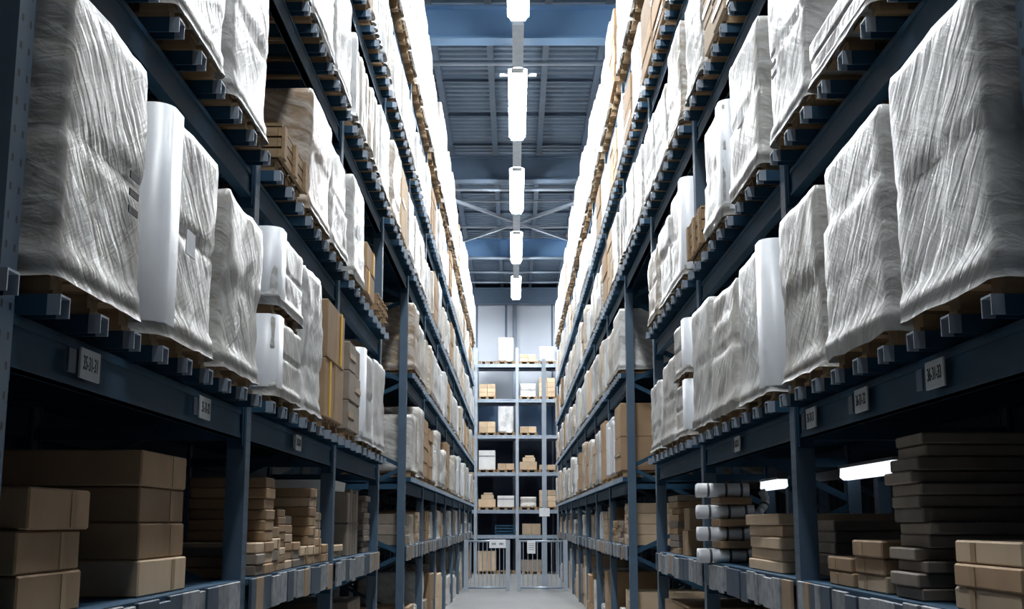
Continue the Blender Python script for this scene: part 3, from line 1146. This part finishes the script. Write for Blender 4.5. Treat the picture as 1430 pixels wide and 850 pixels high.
def stack(s, x, y, z, w, d, hs, mat, what, group, jitter=0.012, taped=True, names=None):
    """separate cartons piled on each other"""
    n = len(hs)
    for k, h in enumerate(hs):
        dy, dx = R.uniform(-jitter, jitter), R.uniform(-jitter, jitter)
        mm = mat if isinstance(mat, str) else R.choice(mat)
        o = put('carton', carton_mesh(w, d, h - 0.002, mm), (x + dx, y + dy, z), rot=(0, 0, R.uniform(-1, 1) * min(0.02, jitter)))
        pos = 'only carton' if n == 1 else ('bottom carton' if k == 0 else ('top carton' if k == n - 1 else f'{ORD[k]} carton up'))
        tag(o, f'{pos} of {what}', 'carton', group)
        if taped and h > 0.05:
            kk = ('ct', round(w, 2), round(h, 2))
            if kk not in POOL:
                POOL[kk] = MB().box(-0.0015, 0.0015, -0.02, 0.02, 0.006, h - 0.008).mesh('tape_strip', 'tape')
            local('tape_strip', POOL[kk], o, (-s * (d / 2 + 0.001), w * 0.2, 0))
            sticker(o, s, d - 0.012, -w * 0.22, h * 0.5, 0.05, min(0.035, h * 0.5))
        z += h


def fx(s, d, inset=0.06):
    return s * (XF[s] + inset + d / 2)


KP = ['kraft', 'kraft_pale', 'kraft']
# left, shelf before the passage
stack(-1, fx(-1, 0.6), 3.6, ZS, 0.5, 0.6, [0.12] * 3, KP, 'pile beyond the first upright, left shelf', 'cartons on the left shelf')
stack(-1, fx(-1, 0.7), 4.7, ZS, 0.6, 0.7, [0.13] * 4, KP, 'broad pile on left shelf nearest the viewer', 'cartons on the left shelf')
for k, (y, w, n, h) in enumerate(((6.02, 0.20, 3, 0.05), (6.24, 0.20, 3, 0.055), (6.47, 0.22, 9, 0.055), (6.71, 0.22, 4, 0.06), (6.95, 0.22, 8, 0.042),
                                  (7.19, 0.22, 6, 0.05), (7.43, 0.22, 3, 0.05), (7.67, 0.22, 2, 0.06), (7.92, 0.24, 8, 0.06), (8.18, 0.24, 6, 0.055), (8.45, 0.24, 2, 0.06))):
    stack(-1, fx(-1, 0.4, R.uniform(0.0, 0.06)), y, ZS, w, 0.4, [h] * n, ['kraft', 'kraft', 'kraft_pale', 'kraft_grey'],
          f'small-carton pile on left shelf, {ORD[k]} after second upright', 'cartons on the left shelf', 0.005, n % 2 == 0)
stack(-1, fx(-1, 0.5), 9.35, ZS, 0.55, 0.5, [0.05] * 2, ['kraft_pale'], 'flat pair under the brown slabs, left shelf', 'cartons on the left shelf')
for k in range(4):      # upright brown slabs
    y = 9.95 + 0.17 * k
    o = put('flat_pack', MB().cbox(-0.32, 0.32, -0.07, 0.07, 0, 0.50 + 0.03 * (k % 2), 0.006).mesh('flat_pack', 'kraft_grey'), (fx(-1, 0.64), y, ZS))
    tag(o, f'upright grey-brown flat pack on left shelf, {ORD[k]} of four slabs', 'flat pack', 'upright slabs on the left shelf')
    local('strap', MB().box(-0.325, 0.325, -0.073, 0.073, 0.25, 0.262).mesh('strap', 'strap'), o)
# white tray with a rim lying on posts
tr = bpy.data.objects.new('display_stand', None)
col.objects.link(tr)
tr.location = (fx(-1, 0.6), 9.35, ZS + 0.1)
tag(tr, 'white tray on pale legs among brown slabs, left shelf', 'stand')
local('tray', MB().prism_x([(-0.32, 0.40), (0.32, 0.40), (0.38, 0.47), (-0.38, 0.47)], -0.3, 0.3).mesh('tray', 'white_board'), tr)
for sx in (-1, 1):
    for sy in (-1, 1):
        local('leg', MB().box(-0.035, 0.035, -0.035, 0.035, 0.001, 0.40).mesh('leg', 'white_board'), tr, (sx * 0.2, sy * 0.22, 0))
stack(-1, fx(-1, 0.7), 11.12, ZS, 0.42, 0.7, [0.05] * 10, ['kraft_grey'], 'ten-layer dull pile at the shelf end, left', 'cartons on the left shelf', 0.015, False)
# left, floor before the passage
stack(-1, fx(-1, 0.9), 10.7, 0.001, 0.8, 0.9, [0.16] * 6, ['kraft', 'kraft_grey'], 'floor pile beside the passage, left rack', 'cartons on the floor', 0.04)
stack(-1, fx(-1, 0.9), 9.6, 0.001, 0.9, 0.9, [0.17] * 5, ['kraft', 'kraft_grey'], 'second floor pile from passage, left rack', 'cartons on the floor', 0.04)
stack(-1, fx(-1, 0.9), 7.3, 0.001, 1.0, 0.9, [0.2] * 3, ['kraft_grey'], 'three-carton floor pile under left shelf', 'cartons on the floor', 0.03)

# right, shelf before the passage
hs = [0.043, 0.05, 0.04, 0.043, 0.046, 0.04, 0.05, 0.043, 0.04, 0.043, 0.046, 0.043, 0.04]
stack(1, fx(1, 0.98, 0.05), 4.36, ZS, 0.30, 0.98, hs, ['kraft_grey'], 'tall grey flat-pack tower, right shelf', 'flat packs in the right tower', 0.03, False)
stack(1, fx(1, 0.7, 0.03), 4.80, ZS, 0.38, 0.7, [0.065] * 3, KP, 'three-carton pile beside the flat-pack tower', 'cartons on the right shelf', 0.012)
stack(1, fx(1, 0.7, 0.03), 5.25, ZS, 0.38, 0.7, [0.06] * 2, KP, 'two-carton pile beside right second upright', 'cartons on the right shelf', 0.012)
stack(1, fx(1, 0.7, 0.03), 3.6, ZS, 0.5, 0.7, [0.07] * 3, KP, 'right shelf pile nearest the viewer', 'cartons on the right shelf')
stack(1, fx(1, 0.8, 0.16), 6.16, ZS, 0.34, 0.7, [0.055] * 5, ['kraft_grey'], 'dull five-layer pile behind right second upright', 'cartons on the right shelf', 0.012, False)
stack(1, fx(1, 0.8, 0.04), 6.85, ZS, 0.84, 0.8, [0.062] * 5, ['kraft_pale'], 'broad pale five-layer pile, right shelf', 'cartons on the right shelf', 0.02, False)
stack(1, fx(1, 0.5), 10.05, ZS, 0.30, 0.5, [0.2, 0.18], ['kraft'], 'two-carton pile near right shelf end', 'cartons on the right shelf')
stack(1, fx(1, 0.6), 10.75, ZS, 0.55, 0.6, [0.055] * 9, ['kraft_grey', 'kraft'], 'nine-layer pile at right shelf end', 'cartons on the right shelf', 0.02, False)


def roll(x0, x1, y, z, r, label):
    o = put('foam_roll', MB().tube((x0, 0, 0), (x1, 0, 0), r, 16).mesh('foam_roll', 'foam', True), (0, y, z + r))
    L = x1 - x0
    for f in (0.2, 0.55, 0.85):
        xx = x0 + L * f
        local('tie_band', MB().tube((xx - 0.008, 0, 0), (xx + 0.008, 0, 0), r * 1.03, 16).mesh('tie_band', 'strap', True), o)
    return tag(o, label, 'roll', 'white rolls on the right shelf')


xr = XF[1] - 0.11
z = ZS + 0.001
for k in range(4):
    for j, yy in enumerate((8.22, 8.42)):
        roll(xr + (0.02 * j), xr + 0.37 - 0.03 * (k % 2), yy, z, 0.045, f'white tied foam roll, {["front", "rear"][j]} one of {["bottom", "second", "third", "top"][k]} pair, right shelf')
    z += 0.092
    if k < 3:
        o = put('carton', carton_mesh(0.34, 0.22, 0.048, 'kraft'), (xr + 0.24, 8.32, z + 0.001))
        tag(o, f'brown carton packed between white rolls, {["lowest", "middle", "highest"][k]} of three', 'carton', 'cartons between the rolls')
        z += 0.051
b = MB()
pts = []
for k in range(15):
    f = k / 14
    pts.append(Vector((xr + 0.43 + 0.05 * math.sin(f * 9), 8.30 + 0.05 * math.cos(f * 7), ZS + 0.03 + 0.44 * f)))
for k in range(14):
    b.tube(pts[k], pts[k + 1], 0.028, 10)
tube = tag(put('foam_tube', b.mesh('foam_tube', 'foam', True)), 'wavy white foam tube standing beside the tied rolls', 'tube')
for k in (3, 7, 11):
    local('tie_band', MB().tube(pts[k], pts[k] * 0.6 + pts[k + 1] * 0.4, 0.0295, 10).mesh('tie_band', 'strap', True), tube)
# right, floor before the passage
stack(1, fx(1, 0.95, 0.02), 10.6, 0.001, 1.2, 0.95, [0.32, 0.32, 0.3], ['kraft'], 'big floor pile beside the passage, right rack', 'cartons on the floor', 0.01)
stack(1, fx(1, 0.9), 9.3, 0.001, 0.9, 0.9, [0.3, 0.25], ['kraft', 'kraft_grey'], 'two-carton floor pile, right rack', 'cartons on the floor', 0.02)
stack(1, fx(1, 0.9), 7.2, 0.001, 1.0, 0.9, [0.2] * 3, ['kraft_grey'], 'three-carton floor pile under right shelf', 'cartons on the floor', 0.03)

# shelf and floor past the passage
for s in (-1, 1):
    for bi in range(PASS + 1, 13):
        for zone in ('shelf', 'floor'):
            for k in range(3):
                y = FR[bi] + 0.09 + (BAY - 0.18) * (k + 0.5) / 3
                z0 = ZS if zone == 'shelf' else 0.001
                top = 0.55 if zone == 'shelf' else 1.0
                h = R.uniform(0.3, 1.0) * top
                r = R.random()
                w, d = R.uniform(0.6, 0.84), 0.9
                x = fx(s, d, 0.03)
                wh = f'{SIDE[s]} rack {zone}, {SLOT[3][k]} slot, {bay_name(bi)}'
                if r < 0.5:
                    carton_block(s, x, y, z0, w, d, h, f'brown carton pile, {wh}', 'far carton piles near the floor', bi == 5, mat=R.choice(['kraft', 'kraft_grey', 'kraft_pale']), ny=R.choice([2, 3]), nz=R.choice([2, 3, 4]))
                elif r < 0.8:
                    wrapped(s, x, y, z0, w, d, h, f'short wrapped bundle, {wh}', 'far wrapped bundles near the floor', False, R.randrange(99), skirt=False)
                elif r < 0.92:
                    panel_bundle(s, x, y, z0, w, d, h, f'upright pale panels, {wh}', 'far panel bundles near the floor', False, n=R.choice([3, 4, 5]))

# strip lights fixed under the rear beam of the right rack
for yy, L, nm in ((8.0, 1.24, 'longer'), (11.03, 0.78, 'shorter')):
    x = XF[1] + DEPTH - 0.11
    e = bpy.data.objects.new('strip_light', None)
    col.objects.link(e)
    zb = lv(0, 0) - BEAM_H - 0.0515
    e.location = (x, yy, zb)
    tag(e, f'{nm} bright strip light glimpsed through the right rack', 'lamp', 'strip lights behind the right rack')
    local('housing', MB().box(-0.05, 0.05, -L / 2, L / 2, 0.03, 0.05).mesh('housing', 'lamp_housing'), e)
    local('tube_diffuser', MB().prism_y([(-0.04, 0.03), (-0.045, -0.03), (-0.02, -0.05), (0.02, -0.05), (0.045, -0.03), (0.04, 0.03)], -L / 2 + 0.01, L / 2 - 0.01).mesh('tube_diffuser', 'batten_glow'), e)
    local('bracket', MB().box(-0.02, 0.09, -0.3, 0.3, 0.0502, 0.0512).mesh('bracket', 'pipe_paint'), e)

# ------------------------------------------------------------------ cross rack at the end of the aisle
CY = 39.9
CL = [1.22, 2.02, 3.22, 4.42, 5.60, 6.76]
rk = bpy.data.objects.new('storage_rack', None)
col.objects.link(rk)
rk.location = (0, CY, 0)
tag(rk, 'pallet rack standing across the end of the aisle', 'rack')
CP = [-3.95, -2.60, -1.25, 0.10, 1.45, 2.80, 4.15]
cpost = MB().box(-0.05, 0.05, -0.045, 0.045, 0, 7.3).mesh('post', 'steel_grey')
for px in CP:
    for dy in (0.1, 1.05):
        put('post', cpost, (px, CY + dy, 0), rk)
    for k in range(7):
        a, c2 = (0.12, 1.03) if k % 2 else (1.03, 0.12)
        put('brace', MB().bar((0, a, 0.3 + k), (0, c2, 1.2 + k), 0.03, 0.04).mesh('brace', 'rack_paint'), (px, CY, 0), rk)
cbeam = MB().box(-0.62, 0.62, -0.025, 0.025, -0.11, 0).box(-0.62, 0.62, -0.032, 0.032, -0.03, -0.012).mesh('beam', 'galvanised_and_lit_tips')
cdeck = MB().box(-0.62, 0.62, 0.03, 1.02, -0.03, 0.0).mesh('shelf_board', 'rack_paint')
for j in range(6):
    for cx in [(CP[k] + CP[k + 1]) / 2 for k in range(6)]:
        put('beam', cbeam, (cx, CY + 0.04, CL[j]), rk)
        put('beam', cbeam, (cx, CY + 1.1, CL[j]), rk)
        put('shelf_board', cdeck, (cx, CY + 0.04, CL[j]), rk)
ROWN = ['gate-height', 'lowest', 'second', 'third', 'fourth', 'top']
# (x, level index, kind, height)
CROSS = [(-0.885, 5, 'none', 0), (-0.27, 5, 'wrap', 0.80), (0.46, 5, 'carton', 0.24), (1.085, 5, 'wrap', 0.5),
         (-0.885, 4, 'cartonwrap', 0.42), (0.46, 4, 'wrap', 0.42), (1.085, 4, 'carton', 0.62),
         (-0.885, 3, 'carton', 0.36), (-0.27, 3, 'wrap', 0.86), (0.46, 3, 'carton', 0.2), 
         (-0.885, 2, 'white', 0.62), (-0.27, 2, 'carton', 0.2), (0.46, 2, 'heap', 0.46), (1.085, 2, 'carton', 0.16),
         (-0.885, 1, 'heap', 0.46), (-0.27, 1, 'white', 0.36), (0.46, 1, 'wrap', 0.32), (1.085, 1, 'carton', 0.55),
         (-1.9, 5, 'wrap', 0.7), (2.1, 5, 'wrap', 0.7)]
for x, j, kind, h in CROSS:
    z = CL[j] + 0.001
    y = CY + 0.52
    wx = f'{["left of", "right of"][x > 0.1]} post' if False else {-0.885: 'leftmost slot', -0.27: 'slot left of middle post', 0.46: 'slot right of middle post', -1.9: 'hidden outer slot', 2.1: 'outer slot'}.get(x, 'rightmost slot')
    wh = f'end rack {ROWN[j]} level, {wx}'
    key = ('xpallet',)
    if key not in POOL:
        b = MB()
        for nm, bx in pallet_bits(0.60, 0.96):
            b.box(bx[2], bx[3], bx[0], bx[1], bx[4] * 1.2, bx[5] * 1.2)
        POOL[key] = b.mesh('wooden_pallet', 'wood')
    tag(put('wooden_pallet', POOL[key], (x, y, z)), f'wooden pallet, {wh}', 'pallet', 'pallets in the end rack')
    z += PAL_H * 1.2 + 0.001
    if kind == 'wrap':
        o = put('wrapped_load', FARFLAT[R.randrange(6)], (x, y, z))
        o.scale = (0.52 / 0.95, 0.85 / 0.8, h / 0.75)
        tag(o, f'pale wrapped load, {wh}', 'wrapped load', 'loads in the end rack')
    elif kind == 'white':
        o = put('carton', MB().cbox(-0.27, 0.27, -0.4, 0.4, 0, h, 0.008).mesh('carton', 'white_board'), (x, y, z))
        tag(o, f'big white carton, {wh}', 'carton', 'loads in the end rack')
        local('tape_strip', MB().box(-0.26, 0.26, -0.003, 0.003, -0.02, 0.02).mesh('tape_strip', 'card_grey'), o, (0, -0.401, h * 0.7))
    elif kind in ('carton', 'cartonwrap'):
        o = bpy.data.objects.new('carton_block', None)
        col.objects.link(o)
        o.location = (x, y, z)
        nz = max(1, round(h / 0.16))
        for k in range(nz):
            for q in (-1, 1):
                local('carton', POOL.setdefault(('xc', round(h / nz, 2)), MB().cbox(-0.13, 0.13, -0.4, 0.4, 0, h / nz - 0.004, 0.006).mesh('carton', 'kraft_pale')), o, (q * 0.135, 0, k * h / nz))
        tag(o, f'pale brown carton stack, {wh}', 'carton stack', 'loads in the end rack')
    elif kind == 'heap':
        o = bpy.data.objects.new('carton_block', None)
        col.objects.link(o)
        o.location = (x, y, z)
        zz3, ww = 0.0, 0.28
        for k, f in enumerate((0.55, 0.3, 0.15)):
            local('carton', MB().cbox(-ww, ww, -0.38, 0.38, 0, h * f - 0.003, 0.008).mesh('carton', 'kraft_pale'), o, (0.02 * k, 0, zz3))
            zz3 += h * f
            ww *= 0.72
        tag(o, f'stepped brown carton heap, {wh}', 'carton stack', 'loads in the end rack')
# carton on the gate-height shelf, dark crates, floor pallets
o = put('carton', MB().cbox(-0.3, 0.3, -0.3, 0.3, 0, 0.36, 0.008).mesh('carton', 'kraft_pale'), (0.56, CY + 0.45, CL[0] + 0.001))
tag(o, 'single brown carton on end rack shelf above the gate', 'carton')
local('tape_strip', MB().box(-0.02, 0.02, -0.003, 0.003, 0, 0.35).mesh('tape_strip', 'tape'), o, (0, -0.3005, 0))
o = bpy.data.objects.new('plastic_crate', None)
col.objects.link(o)
o.location = (-0.3, CY + 0.5, CL[0] + 0.001)
tag(o, 'dark slatted crate on end rack shelf above the gate', 'crate')
for k in range(4):
    local('slat', MB().box(-0.32, 0.32, -0.35, 0.35, 0.09 * k, 0.09 * k + 0.05).mesh('slat', 'rack_paint'), o)
for q in (-1, 1):
    local('corner_post', MB().box(-0.02, 0.02, -0.36, -0.33, 0, 0.33).mesh('corner_post', 'rack_paint'), o, (q * 0.3, 0, 0))
for x, kind, h, nm in ((-0.88, 'carton', 0.62, 'leftmost'), (-0.27, 'none', 0, 'middle'), (0.55, 'kraft', 0.34, 'rightmost')):
    tag(put('wooden_pallet', POOL[('xpallet',)], (x, CY + 0.5, 0.001)), f'wooden pallet on the floor behind the gate, {nm}', 'pallet', 'floor pallets behind the gate')
    if kind == 'none':
        continue
    for k in range(4 if kind == 'carton' else 1):
        w = 0.145 if kind == 'carton' else 0.66
        xx = x - 0.225 + 0.15 * k if kind == 'carton' else x
        o = put('carton', MB().cbox(-w / 2, w / 2, -0.4, 0.4, 0, h, 0.006).mesh('carton', 'kraft_pale' if kind == 'carton' else 'kraft_grey'), (xx, CY + 0.5, PAL_H * 1.2 + 0.002))
        tag(o, f'upright pale carton behind left gate leaf, {ORD[k]} from left' if kind == 'carton' else 'wide dull carton on pallet behind right gate leaf', 'carton', 'cartons behind the gate')

# ------------------------------------------------------------------ gate across the aisle
GY, GH = 29.9, 1.2
for nm, xa, xb in (('left', -1.2, -0.1), ('right', 0.06, 1.28)):
    g = bpy.data.objects.new('barrier_gate', None)
    col.objects.link(g)
    g.location = ((xa + xb) / 2, GY, 0)
    tag(g, f'{nm} leaf of the grey barred gate closing the aisle', 'gate', 'gate leaves across the aisle')
    h = (xb - xa) / 2
    local('top_rail', MB().tube((-h, 0, GH - 0.03), (h, 0, GH - 0.03), 0.028, 10).mesh('top_rail', 'galvanised_and_lit_tips', True), g)
    local('bottom_rail', MB().tube((-h, 0, 0.08), (h, 0, 0.08), 0.028, 10).mesh('bottom_rail', 'galvanised_and_lit_tips', True), g)
    for q in (-1, 1):
        local('gate_post', MB().box(-0.05, 0.05, -0.05, 0.05, 0, GH).mesh('gate_post', 'steel_grey'), g, (q * (h - 0.05), 0, 0))
    nb = 9
    for k in range(nb):
        local('bar', POOL.setdefault('gbar', MB().tube((0, 0, 0.08), (0, 0, GH - 0.03), 0.010, 6).mesh('bar', 'steel_grey')), g, (-h + 0.1 + (2 * h - 0.2) * (k + 0.5) / nb, 0, 0))
sg = tag(put('gate_sign', MB().cbox(-0.2, 0.2, -0.006, 0.006, -0.1, 0.1, 0.004).mesh('gate_sign', 'sign_white'), (-0.4, GY - 0.045, 1.11)),
         'wide cream sign hanging on the left gate leaf', 'sign')
for q in (-1, 1):
    local('printed_mark', MB().box(-0.05, 0.05, -0.0015, 0.0015, -0.025, 0.02).mesh('printed_mark', 'card_grey'), sg, (q * 0.09, -0.007, 0))
sg = tag(put('gate_sign', MB().cbox(-0.1, 0.1, -0.006, 0.006, -0.15, 0.15, 0.004).mesh('gate_sign', 'sign_white'), (0.41, GY - 0.045, 1.03)),
         'upright white notice hanging on the right gate leaf', 'sign')
for k in range(4):
    local('printed_line', MB().box(-0.07, 0.07, -0.0015, 0.0015, -0.006, 0.006).mesh('printed_line', 'card_grey'), sg, (0, -0.007, 0.08 - 0.045 * k))
pl = tag(put('steel_column', MB().box(-0.055, 0.055, -0.055, 0.055, 0, 5.7).box(-0.11, 0.11, -0.11, 0.11, 0, 0.015).mesh('steel_column', 'pipe_paint'), (0.75, GY + 0.75, 0)),
         'slim pale steel column rising just behind the gate', 'column')
sg = tag(put('column_sign', MB().cbox(-0.13, 0.13, -0.008, 0.008, -0.1, 0.1, 0.004).mesh('column_sign', 'sign_white'), (0.75, GY + 0.75 - 0.065, 1.86)),
         'small blank white sign fixed to the slim column', 'sign')
local('fixing_bolt', MB().tube((0, -0.012, 0.07), (0, -0.007, 0.07), 0.012, 8).mesh('fixing_bolt', 'steel_grey'), sg)
print('COUNTS', COUNT, len(bpy.data.objects))
